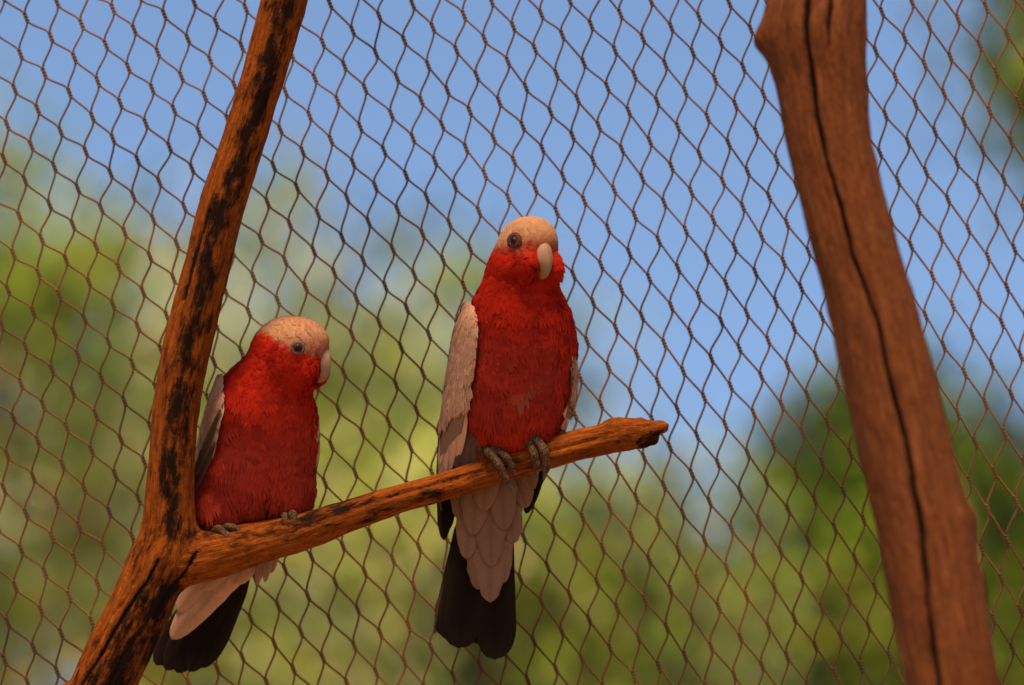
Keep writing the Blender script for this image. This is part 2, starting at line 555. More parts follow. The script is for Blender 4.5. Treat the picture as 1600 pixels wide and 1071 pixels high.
def perch_sdf(p):
    d = PL(p)
    # knob and broken wedge at the tip
    d = smin(d, sd_ell(p, (968, 664, -4), (26, 13, 16)), 10)
    d = smin(d, sd_cone(p, (985, 674, 2), (1034, 667, 4), 18, 10.5), 6)
    d = smin(d, sd_cone(p, (975, 688, 2), (1020, 686, 4), 15, 10), 5)
    hol = sd_ell(p, (1026, 686, -20), (30, 12, 17), np.array([[.94, -.34, 0], [.34, .94, 0], [0, 0, 1.]])) + 2.5 * vnoise(p * .16, 8)
    d = np.maximum(d, -hol)
    # split groove along the branch, cracks down the trunk
    q = p[:, 1] - (752 - .285 * (p[:, 0] - 700))
    gr = 5.0 * np.exp(-((q + 1) / 2.4) ** 2) * sstep(560, 640, p[:, 0]) * (p[:, 2] < 0) * (1 - sstep(930, 985, p[:, 0]))
    d = d + gr
    return d

V, Q = surface_nets(perch_sdf, (20, -80, -90), (1060, 1190, 70), 3.4)
Nn = grad(perch_sdf, V, 1.0)
G, LQ, LS = PL.grain(V)
disp = 2.3 * fbm(np.stack([G[:, 0] * .02, G[:, 1] * .05, G[:, 2] * .05], 1), 3, 3) + 1.5 * fbm(np.stack([G[:, 0] * .03, G[:, 1] * .22, G[:, 2] * .22], 1), 5, 2)
# long drying cracks on the lower trunk
cr = fbm(np.stack([G[:, 0] * .006, G[:, 1] * .07, G[:, 2] * .07], 1), 9, 2)
disp = disp - 4.0 * np.exp(-(cr / .035) ** 2) * sstep(780, 900, V[:, 1]) * (LQ == 0)
def crackline(pts, wd):
    pts = np.asarray(pts, float); best = np.full(len(V), 1e9)
    for a_, c_ in zip(pts[:-1], pts[1:]):
        ab = c_ - a_; t_ = np.clip(((V[:, :2] - a_) @ ab) / (ab @ ab), 0, 1)
        best = np.minimum(best, np.linalg.norm(V[:, :2] - (a_ + t_[:, None] * ab), axis=1))
    return np.exp(-(best / wd) ** 2) * (Nn[:, 2] < 0)
CK = crackline([(252, 872), (236, 905), (205, 948), (172, 1003), (136, 1062), (110, 1110)], 2.4) + .8 * crackline([(312, 858), (296, 888), (262, 930), (246, 962)], 2.2) \
   + .7 * crackline([(332, 330), (318, 372), (303, 430), (292, 470)], 2.2)
disp = disp - 5.0 * CK
V = V + Nn * disp[:, None]
bark = .02 + .10 * fbm(np.stack([G[:, 0] * .008, G[:, 1] * .03, G[:, 2] * .03], 1), 61, 2)
isT = LQ == 0
rr = G[:, 1]
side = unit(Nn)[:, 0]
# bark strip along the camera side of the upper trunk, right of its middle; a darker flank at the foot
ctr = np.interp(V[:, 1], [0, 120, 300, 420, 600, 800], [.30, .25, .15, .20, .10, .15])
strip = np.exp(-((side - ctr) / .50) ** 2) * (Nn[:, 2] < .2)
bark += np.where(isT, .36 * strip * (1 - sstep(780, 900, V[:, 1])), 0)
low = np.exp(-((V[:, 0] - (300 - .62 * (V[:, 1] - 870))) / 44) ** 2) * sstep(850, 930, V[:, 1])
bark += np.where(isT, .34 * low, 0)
brow = np.exp(-(((V[:, 1] - (796 - .30 * (V[:, 0] - 520))) / 14) ** 2)) * np.exp(-((V[:, 0] - 505) / 90) ** 2)
bark += .55 * CK
bark += .34 * brow
bark += .18 * np.exp(-((V[:, 0] - 620) / 110) ** 2) * np.exp(-(((V[:, 1] - (793 - .30 * (V[:, 0] - 620))) / 10) ** 2))
bark += .30 * np.exp(-(((V[:, 1] - 832) / 14) ** 2)) * np.exp(-((V[:, 0] - 350) / 55) ** 2)
holw = np.abs(sd_ell(V, (1026, 686, -20), (30, 12, 17), np.array([[.94, -.34, 0], [.34, .94, 0], [0, 0, 1.]])))
bark += .27 * (holw < 4.5) * (V[:, 0] > 990)
V = V + Nn * (2.6 * fbm(V * .09, 71, 3) * sstep(930, 1000, V[:, 0]))[:, None]
perch = empty('forked_perch', (to_world(np.array([[95, 1180, -20]]))[0] * np.array([1, 1, 0])),
              'forked bare orange branch with dark bark streaks, its side arm carrying both birds', 'branch')
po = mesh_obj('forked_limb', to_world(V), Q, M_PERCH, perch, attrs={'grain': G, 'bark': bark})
# the same stem going on down to the ground, below the frame
a = to_world(np.array([[126, 1150, -20]]))[0]; b_ = to_world(np.array([[112, 1180, -20]]))[0]
foot = np.array([b_[0] - .25, b_[1] - .05, -.03])
path = catmull([a, b_, b_ * .8 + foot * .2 + np.array([-.03, 0, 0]), (b_ + foot) / 2, foot], 40)
Vt, Ft = tube(path, np.linspace(51, 75, 40) * S, 24)
Lt = np.repeat(np.linspace(1300, 5000, 40), 24)
Gt = np.zeros((len(Vt), 3)); Gt[:960, 0] = Lt; Gt[:960, 1] = (Vt[:960, 0] - np.repeat(path[:, 0], 24)) / S; Gt[:960, 2] = (Vt[:960, 1] - np.repeat(path[:, 1], 24)) / S
mesh_obj('stem_base', Vt, Ft, M_PERCH, perch, attrs={'grain': Gt, 'bark': np.full(len(Vt), .1)})

pu = catmull(np.array([(452, -30, -7), (470, -110, -4), (505, -250, 4), (532, -420, 12), (566, -620, 20)], float), 40)
Vt, Ft = tube(to_world(pu), np.linspace(35, 27, 40) * S, 24)
Gt = np.zeros((len(Vt), 3)); Gt[:960, 0] = np.repeat(np.linspace(40, -560, 40), 24)
Gt[:960, 1] = (Vt[:960, 0] - np.repeat(to_world(pu)[:, 0], 24)) / S; Gt[:960, 2] = (Vt[:960, 1] - np.repeat(to_world(pu)[:, 1], 24)) / S
mesh_obj('stem_top', Vt, Ft, M_PERCH, perch, attrs={'grain': Gt, 'bark': np.full(len(Vt), .1)})

# leaning post in front, nearer than the birds
def build_post():
    ys = [-640, -400, -240, -160, -60, 0, 60, 130, 200, 300, 380, 480, 560, 650, 740, 830, 900, 980, 1071, 1150, 1230]
    le = [1120, 1160, 1184, 1190, 1196, 1199, 1192, 1211, 1224, 1248, 1268, 1296, 1313, 1333, 1352, 1371, 1384, 1400, 1420, 1436, 1452]
    re = [1262, 1308, 1336, 1344, 1350, 1353, 1354, 1354, 1358, 1378, 1400, 1430, 1452, 1475, 1497, 1522, 1534, 1546, 1560, 1574, 1590]
    pts = []
    for y, l, r in zip(ys, le, re):
        d = -.20 - .16 * (y - 0) / 1071
        c = unproj((l + r) / 2, y, FOC_D + d)
        rad = (r - l) / 2 * S * (FOC_D + d) / FOC_D
        pts.append(np.r_[c, rad])
    last = pts[-1].copy(); dirn = unit(pts[-1][:3] - pts[-6][:3])
    kk = last[2] / -dirn[2]
    for f in (.25, .5, .75, 1.02):
        pts.append(np.r_[last[:3] + dirn * kk * f, last[3] * (1 + .05 * f)])
    pts = np.array(pts)
    nn = 520
    C = catmull(pts, nn); rad = C[:, 3]; C = C[:, :3]
    sides = 180
    T = unit(np.gradient(C, axis=0))
    A = np.cross(T, FWD); A = unit(A); A = np.where(A[:, :1] < 0, -A, A)     # points right
    B = np.cross(T, A); B = np.where((B @ FWD)[:, None] > 0, -B, B)          # points to the viewer
    th = np.linspace(0, 2 * np.pi, sides, endpoint=False)
    s = np.r_[0, np.cumsum(np.linalg.norm(np.diff(C, axis=0), axis=1))] / S
    TH, SS = np.meshgrid(th, s)
    cu, cv = np.cos(TH), np.sin(TH)
    r = np.repeat(rad[:, None], sides, 1) / S
    gp = np.stack([SS.ravel() * .006, cu.ravel() * 2.2, cv.ravel() * 2.2], 1)
    dsp = 4.4 * fbm(gp, 21, 3) + 2.2 * fbm(np.stack([SS.ravel() * .03, cu.ravel() * 5, cv.ravel() * 5], 1), 23, 3)
    r = r + dsp.reshape(r.shape)
    # the long drying crack, visible on the face that looks at the camera
    wob = .05 * vnoise(np.stack([SS * .011, SS * 0, SS * 0], -1), 4) + .02 * vnoise(np.stack([SS * .05, SS * 0, SS * 0], -1), 5)
    yy = np.interp(SS, s, np.interp(np.arange(nn), np.linspace(0, nn - 1, len(pts)), np.r_[ys, [1500, 1800, 2200, 2600]]))
    uc = np.interp(yy, [-100, 80, 330, 560, 760, 1071, 1300], [-.30, -.26, -.22, -.06, -.14, -.42, -.45])
    ang = np.arccos(np.clip(uc + wob, -1, 1))
    dth = (TH - ang) * r
    wd = 3.1 + 1.0 * vnoise(np.stack([SS * .02, SS * 0 + 3, SS * 0], -1), 6)
    crack = np.exp(-(dth / wd) ** 2)
    a2 = np.arccos(.23); d2 = (TH - a2) * r
    crack2 = np.exp(-(d2 / 4.5) ** 2) * (1 - sstep(60, 130, yy))
    r = r - 18 * crack - 9 * crack2
    # knot stub on the upper left flank
    r = r + 13 * np.exp(-((yy - 62) / 16) ** 2) * np.exp(-((TH - np.pi) / .35) ** 2)
    r = r + 8 * np.exp(-((yy - 825) / 20) ** 2) * np.exp(-(np.minimum(TH, 2 * np.pi - TH) / .45) ** 2)
    r = r * S
    Vp = C[:, None] + A[:, None] * (cu * r)[..., None] + B[:, None] * (cv * r)[..., None]
    Vp = Vp.reshape(-1, 3)
    i = np.arange(nn - 1)[:, None] * sides; j = np.arange(sides)[None]; k = (j + 1) % sides
    Fq = np.stack([i + j, i + k, i + sides + k, i + sides + j], -1).reshape(-1, 4)
    G = np.stack([SS, cu * 75, cv * 75], -1).reshape(-1, 3)
    bark = (.95 * crack + .6 * crack2).ravel() + .04
    top = C[0] + T[0] * -.0
    root = empty('leaning_post', C[-1] * np.array([1, 1, 0]),
                 'thick reddish brown wooden post with a long black drying crack, standing before the netting', 'post')
    o = mesh_obj('post_shaft', Vp, Fq[:, ::-1].copy(), M_POST, root, attrs={'grain': G, 'bark': bark})
build_post()

# ------------------------------------------------------------------ feathers
def feather(name, parent, root, tip, width, nrm=(0, 0, -1), bend=0.0, side=0.0, camber=.10, round_=.35, col=(.4, .33, .3), edge=None,
            base=None, seg=12, cols=6, rag=.02, d0=0.0, thick=.5):
    """one contour or flight feather, in photo-plane units"""
    root = np.asarray(root, float); tip = np.asarray(tip, float); nrm = np.asarray(nrm, float)
    ax = tip - root; L = np.linalg.norm(ax); t = ax / L
    nrm = nrm - t * (nrm @ t); nrm /= np.linalg.norm(nrm); b = np.cross(t, nrm)
    s = 1 - (1 - np.linspace(0, 1, seg + 1)) ** 1.5
    u = np.linspace(-1, 1, cols + 1)
    s0 = 1 - round_
    prof = np.minimum(1, .42 + 1.6 * s) * np.where(s > s0, np.sqrt(np.maximum(0, 1 - ((s - s0) / round_) ** 2)), 1)
    prof[-1] = .12
    hw = width / 2 * prof
    seed = random.random() * 100
    V, C, U = [], [], []
    col = np.asarray(col, float); edge = col * 1.12 if edge is None else np.asarray(edge, float); base = col * .9 if base is None else np.asarray(base, float)
    for i, si in enumerate(s):
        cen = root + ax * si + nrm * bend * L * 4 * si * (1 - si) + b * side * L * 4 * si * (1 - si)
        for k, uk in enumerate(u):
            rg = 1 + rag * random.uniform(-1, 1) * (abs(uk) > .8)
            notch = -(.04 * width * abs(uk) ** 2) if i == seg else 0
            p = cen + b * hw[i] * uk * rg - nrm * (camber * hw[i] * uk * uk) + t * notch
            V.append(p)
            e = max(abs(uk) ** 3, sstep(.8, 1, si)) * .75
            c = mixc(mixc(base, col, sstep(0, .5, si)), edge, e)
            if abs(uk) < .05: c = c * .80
            C.append(np.ravel(c)); U.append((si * L, uk * hw[i], seed))
    F = []
    w_ = cols + 1
    for i in range(seg):
        for k in range(cols):
            a = i * w_ + k; F.append((a, a + 1, a + w_ + 1, a + w_))
    V = np.array(V); n = len(V)
    V2 = V - nrm * -thick * 0
    # a thin blade with a back face
    back = V + np.where(True, -nrm * thick, 0)
    VV = np.vstack([V, back]); FF = F + [tuple(x + n for x in reversed(f)) for f in F]
    rim = [k for k in range(w_)] + [i * w_ + cols for i in range(1, seg + 1)] + [seg * w_ + k for k in range(cols - 1, -1, -1)] + [i * w_ for i in range(seg - 1, 0, -1)]
    for q in range(len(rim)):
        a, c = rim[q], rim[(q + 1) % len(rim)]; FF.append((c, a, a + n, c + n))
    return mesh_obj(name, to_world(VV, d0), FF, M_FEATH, parent, attrs={'col': np.vstack([C, C]), 'fuv': np.vstack([U, U])})

def tufts(V, N, flow, color, length, width, lift, blades=9, seed=1):
    """short soft feathers as fans of blades. all arrays per feather"""
    r = np.random.default_rng(seed)
    n = len(V)
    t = flow - N * (flow * N).sum(1, keepdims=True); t = unit(t)
    ang = r.normal(0, .16, n)[:, None]
    b = np.cross(N, t); t = t * np.cos(ang) + b * np.sin(ang); b = np.cross(N, t)
    fl = r.uniform(.75, 1.25, n) * length
    lf = lift * r.uniform(.3, 1.7, n)
    hs = np.interp(length, [8, 26], [.25, 1.0])[:, None] if np.ndim(length) else np.ones((n, 1))
    bright = 1 + r.normal(0, .09, n) * hs[:, 0]
    VV, FF, CC, NN = [], [], [], []
    base = 0
    for k in range(blades):
        u = (k + .5) / blades * 2 - 1
        u_ = u + r.normal(0, .10, n)
        sp = u_ * .42
        d = t * np.cos(sp)[:, None] + b * np.sin(sp)[:, None]
        L = fl * (1 - .32 * u_ ** 2) * r.uniform(.86, 1.1, n)
        rt = V + b * (u_ * width * .22)[:, None]
        hw = width / blades * 1.35
        sd_ = np.cross(N, d)
        mid = rt + d * (L * .55)[:, None] + N * (L * lf * (1 - .3 * u_ ** 2))[:, None]
        tp = rt + d * L[:, None] + N * (L * lf * .55 * (1 - .6 * u_ ** 2))[:, None]
        rt = rt - N * 1.2
        P = np.stack([rt - sd_ * (hw * .8)[:, None], rt + sd_ * (hw * .8)[:, None], mid - sd_ * hw[:, None], mid + sd_ * hw[:, None], tp], 1)
        VV.append(P.reshape(-1, 3))
        i = np.arange(n)[:, None] * 5 + base
        FF.append(np.vstack([i + np.array([[0, 3, 1]]), i + np.array([[0, 2, 3]]), i + np.array([[2, 4, 3]])]))
        base += 5 * n
        c = color * (bright * (1 + r.normal(0, .04, n) * hs[:, 0]))[:, None]
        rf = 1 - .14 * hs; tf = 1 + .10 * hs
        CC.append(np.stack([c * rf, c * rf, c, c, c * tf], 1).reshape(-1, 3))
        nb = unit(N + t * .22 + b * (u_ * .25)[:, None])
        NN.append(np.repeat(nb[:, None], 5, 1).reshape(-1, 3))
    return np.vstack(VV), np.vstack(FF), np.clip(np.vstack(CC), 0, 1), np.vstack(NN)

def sphere(c, r, F=None, nu=20, nv=12, scale=(1, 1, 1), axes=None):
    th = np.linspace(0, np.pi, nv + 1); ph = np.linspace(0, 2 * np.pi, nu, endpoint=False)
    V = [(0, 0, 1)]
    for t in th[1:-1]:
        for p in ph: V.append((math.sin(t) * math.cos(p), math.sin(t) * math.sin(p), math.cos(t)))
    V.append((0, 0, -1)); V = np.array(V) * np.array(scale) * r
    if axes is not None: V = V @ np.asarray(axes)
    V = V + np.asarray(c)
    Fq = []
    for j in range(nu): Fq.append((0, 1 + j, 1 + (j + 1) % nu))
    for i in range(nv - 2):
        for j in range(nu):
            a = 1 + i * nu + j; b = 1 + i * nu + (j + 1) % nu; Fq.append((a, a + nu, b + nu, b))
    e = len(V) - 1; o = 1 + (nv - 2) * nu
    for j in range(nu): Fq.append((e, o + (j + 1) % nu, o + j))
    return V, Fq

RED = np.array([.29, .0125, .0055]); RED_D = np.array([.205, .0085, .0042]); RED_P = np.array([.24, .038, .020])
CAP = np.array([.32, .155, .078]); CAP2 = np.array([.28, .078, .040])
GREY = np.array([.25, .136, .085]); GREY_P = np.array([.52, .27, .16]); GREY_D = np.array([.082, .042, .026])
BLACK = np.array([.010, .0055, .0035]); BLACK2 = np.array([.018, .010, .007])

def toe(parent, pts, rad, claw=14, clawdir=None, d0=0.0):
    P = catmull(pts, 34); t = np.linspace(0, 1, 34)
    rr = rad * (1.05 - .32 * t) * (1 + .10 * np.cos(t * 2 * np.pi * 3.5))
    rr[0] *= .7; rr[-1] *= .6
    V, F = tube(P, rr, 14)
    o = mesh_obj('toe', to_world(V, d0), F, M_TOE, parent)
    e = P[-1]; d = unit(P[-1] - P[-5]) if clawdir is None else unit(np.asarray(clawdir, float))
    C = catmull([e - d * 3, e + d * claw * .4 + np.array([0, 0, -1.5]), e + d * claw * .75, e + d * claw + np.array([0, 1, 2.5])], 12)
    Vc, Fc = tube(C, np.linspace(rad * .52, .4, 12), 10)
    mesh_obj('claw', to_world(Vc, d0), Fc, M_CLAW, o)
    return o

class HeadFrame:
    def __init__(self, c, yaw, pitch=0, roll=0):
        self.c = np.asarray(c, float)
        y, p = math.radians(yaw), math.radians(pitch)
        self.F = np.array([math.sin(y) * math.cos(p), math.sin(p), -math.cos(y) * math.cos(p)])      # pitch>0 looks down
        up = np.array([math.sin(math.radians(roll)), -math.cos(math.radians(roll)), 0.0])
        self.U = up - self.F * (up @ self.F); self.U /= np.linalg.norm(self.U)
        self.L = np.cross(self.F, self.U)
        if self.L[0] < 0 and abs(yaw) < 60: self.L = -self.L
        self.R = np.stack([self.F, self.L, self.U])
    def loc(self, p): return (np.asarray(p) - self.c) @ self.R.T
    def glob(self, q): return self.c + np.asarray(q, float) @ self.R

def build_beak(parent, H, sc=1.0, d0=0.0, off=0.0):
    cl = np.array([(40, 0, 14), (52, 0, 10), (61, 0, -1), (66, 0, -15), (66, 0, -29), (61, 0, -39), (58, 0, -44)], float) * sc - np.array([off, 0, 0])
    P = catmull(H.glob(cl), 26)
    t = np.linspace(0, 1, 26)
    wd = np.interp(t, [0, .25, .5, .75, .93, 1], [9, 16, 15, 9.5, 4.5, 1.2]) * sc
    th = np.interp(t, [0, .25, .5, .75, .93, 1], [12, 14, 12, 9, 4.5, 1.2]) * sc
    V, F = tube(P, wd, 28, rad2=th, ref=H.L)
    # a keel along the ridge of the upper mandible
    ql = H.loc(V); lat = np.abs(ql[:, 1]) / np.maximum(np.r_[np.repeat(wd, 28), 1, 1], 1)
    fr = np.r_[np.repeat(H.loc(P)[:, 0], 28), 0, 0]
    V = V + H.F * (np.where(ql[:, 0] > fr, 3.2, 0) * np.clip(1 - lat, 0, 1) * np.r_[np.repeat(np.sin(np.pi * t) ** .5, 28), 0, 0])[:, None]
    o = mesh_obj('beak', to_world(V, d0), F, M_BEAK, parent)
    cl2 = np.array([(40, 0, -22), (48, 0, -28), (54, 0, -34), (57, 0, -34)], float) * sc - np.array([off + 4, 0, 0])
    V, F = tube(catmull(H.glob(cl2), 12), np.interp(np.linspace(0, 1, 12), [0, .6, 1], [12, 10, 3]) * sc, 16)
    mesh_obj('lower_mandible', to_world(V, d0), F, M_BEAK, o)
    for s_ in (-1, 1):
        Vn, Fn = sphere(H.glob(np.array([54.5, 8.5 * s_, 19.5]) * sc - np.array([off, 0, 0])), 2.2 * sc, None, 10, 6)
        mesh_obj('nostril', to_world(Vn, d0), Fn, M_PUPIL, o)

def build_eye(parent, pos, nrm, rad, ringmat, ring, d0=0.0, upv=(0, -1, 0)):
    nrm = unit(np.asarray(nrm, float)); upv = np.asarray(upv, float); upv = upv - nrm * (upv @ nrm); upv /= np.linalg.norm(upv)
    sv = np.cross(upv, nrm); axes = np.stack([sv, upv, nrm])
    e = empty('eye', to_world(pos[None], d0)[0] - world_loc(parent)); e.parent = parent
    # skin around the eye: a low wrinkled ring
    nr, ns = 8, 36
    V, F = [], []
    for i in range(nr):
        f = i / (nr - 1)
        for j in range(ns):
            a = 2 * math.pi * j / ns
            rr = rad * .80 + (ring - rad * .80) * f
            h = 1.7 * math.sin(math.pi * min(1, f * 1.05) ** .7) - 2.6 * f ** 3 + .35 * math.sin(f * 19) + .25 * math.sin(a * 13 + f * 6)
            V.append(pos + sv * rr * math.cos(a) * 1.06 + upv * rr * math.sin(a) * .94 + nrm * h)
    for i in range(nr - 1):
        for j in range(ns):
            k = (j + 1) % ns; F.append((i * ns + j, i * ns + k, (i + 1) * ns + k, (i + 1) * ns + j))
    mesh_obj('eye_ring', to_world(np.array(V), d0), F, ringmat, e)
    V, F = sphere(pos - nrm * rad * .35, rad * 1.08, None, 24, 14, (1, 1, .95), axes)
    mesh_obj('iris', to_world(V, d0), F, M_IRIS, e)
    V, F = sphere(pos + nrm * rad * .44, rad * .62, None, 20, 10, (1, 1, .5), axes)
    mesh_obj('pupil', to_world(V, d0), F, M_PUPIL, e)

def wing_patch(parent, front, mid, back, d0, outward, nrows, col_fn, top_extra=None, name='wing', sizes=None, seed=3, skip=None):
    """folded wing: a closed shell over three edge curves, with overlapping feathers laid on it"""
    n = 40
    A, Bm, C = catmull(front, n), catmull(mid, n), catmull(back, n)
    def W(s, t):
        f = np.clip(s, 0, 1) * (n - 1); i = np.minimum(np.floor(f).astype(int), n - 2); g = (f - i)[..., None]
        a = A[i] + (A[i + 1] - A[i]) * g; b = Bm[i] + (Bm[i + 1] - Bm[i]) * g; c = C[i] + (C[i + 1] - C[i]) * g
        t = np.asarray(t)[..., None]
        return a * (1 - t) ** 2 + 2 * b * t * (1 - t) + c * t ** 2
    def WN(s, t):
        e = .01
        ds = W(s + e, t) - W(s - e, t); dt = W(s, t + e) - W(s, t - e)
        nn = unit(np.cross(ds, dt))
        sg = np.sign((nn * np.asarray(outward)).sum(-1, keepdims=True)); sg[sg == 0] = 1
        return nn * sg, unit(ds)
    ns, ntt = 36, 14
    SS, TT = np.meshgrid(np.linspace(0.01, .80, ns), np.linspace(0.02, .98, ntt), indexing='ij')
    P = W(SS, TT); NN, _ = WN(SS, TT)
    Pin = P - NN * 10 * (np.sin(np.pi * TT) ** .5)[..., None]
    Vs = np.vstack([P.reshape(-1, 3) - NN.reshape(-1, 3) * 1.5, Pin.reshape(-1, 3) - NN.reshape(-1, 3) * 3])
    F = []
    m = ns * ntt
    for i in range(ns - 1):
        for j in range(ntt - 1):
            a = i * ntt + j; F.append((a, a + 1, a + ntt + 1, a + ntt)); F.append((m + a, m + a + ntt, m + a + ntt + 1, m + a + 1))
    rim = [(0, j) for j in range(ntt)] + [(i, ntt - 1) for i in range(1, ns)] + [(ns - 1, j) for j in range(ntt - 2, -1, -1)] + [(i, 0) for i in range(ns - 2, 0, -1)]
    for q in range(len(rim)):
        a = rim[q][0] * ntt + rim[q][1]; b = rim[(q + 1) % len(rim)]; b = b[0] * ntt + b[1]
        F.append((b, a, a + m, b + m))
    cols = np.tile(GREY * .8, (len(Vs), 1))
    wobj = mesh_obj(name, to_world(Vs, d0), F, M_FEATH, parent, attrs={'col': cols, 'fuv': np.zeros((len(Vs), 3))})
    rr = random.Random(seed)
    for (s0, length, width, cnt, off) in nrows:
        for k in range(cnt):
            t = (k + .5 + off) / cnt + rr.uniform(-.02, .02)
            if not 0.0 < t < 1.0: continue
            s = s0 + rr.uniform(-.012, .012)
            sa, ta = np.array([s]), np.array([t])
            p = W(sa, ta)[0]; nn, ds = WN(sa, ta); nn = nn[0]; ds = ds[0]
            # lay the tip on the shell further down
            tot = np.linalg.norm(W(np.array([.95]), ta)[0] - W(np.array([0.05]), ta)[0]) / .9
            s1 = min(1.0, s + length / tot)
            q = W(np.array([s1]), ta)[0]
            d = q - p; q = p + d / max(np.linalg.norm(d), 1e-6) * length * rr.uniform(.93, 1.07)
            n2, _ = WN(np.array([min(.97, s1)]), ta)
            c = np.asarray(col_fn(s, t)) * rr.uniform(1.12, 1.28)
            feather('feather', wobj, p - nn * 3.0, q + n2[0] * .5, width * rr.uniform(1.0, 1.2), nn + n2[0], bend=.02, camber=.13, round_=.45, thick=.25,
                    col=c, edge=c * 1.04, base=c * .92, seg=9, cols=4, d0=d0)
    # soft small coverts over the shoulder
    r = np.random.default_rng(seed + 100)
    m = 1100
    sa = r.random(m) ** 1.7 * .56; ta = r.uniform(.05, 1.0, m)
    P = W(sa, ta); NN, DS = WN(sa, ta)
    c = np.array([np.ravel(col_fn(a_, b_)) for a_, b_ in zip(sa, ta)])
    VV, FF, CC, N2 = tufts(P, NN, DS, c, np.interp(sa, [0, .4], [14, 24]), np.interp(sa, [0, .4], [12, 20]), .03, 9, seed)
    pl = mesh_obj('shoulder_coverts', to_world(VV, d0), FF, M_PLUME, wobj, attrs={'col': CC}, normals=dir_world(N2)); pl['kind'] = 'stuff'
    return wobj

def body_part(parent, sdf, lo, hi, h, color_fn, flow_fn, len_fn, count, seed, d0=0.0, lift=.10, keep=None, blades=7):
    V, Q = surface_nets(sdf, lo, hi, h)
    Nn = grad(sdf, V, 1.5)
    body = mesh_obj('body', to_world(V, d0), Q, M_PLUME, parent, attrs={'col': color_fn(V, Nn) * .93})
    r = np.random.default_rng(seed)
    qi = r.integers(0, len(Q), count)
    wts = r.dirichlet((1, 1, 1, 1), count)
    P = (V[Q[qi]] * wts[..., None]).sum(1); NP = unit((Nn[Q[qi]] * wts[..., None]).sum(1))
    if keep is not None:
        k = keep(P, NP); P = P[k]; NP = NP[k]
    L = len_fn(P); wd = L * .78
    # clumps: neighbouring feathers share a lean and a tone
    cl = fbm(P * .045, seed + 5, 2)
    fl = flow_fn(P, NP) + np.cross(NP, flow_fn(P, NP)) * (cl * .45)[:, None]
    C = color_fn(P, NP) * (1 + .08 * fbm(P * .09, seed + 9, 2))[:, None]
    VV, FF, CC, NN = tufts(P, NP, fl, C, L, wd, lift * (1 + .8 * cl) * sstep(5, 20, L), blades, seed)
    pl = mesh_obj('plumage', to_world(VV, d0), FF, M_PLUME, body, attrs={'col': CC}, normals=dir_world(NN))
    pl['kind'] = 'stuff'
    return body

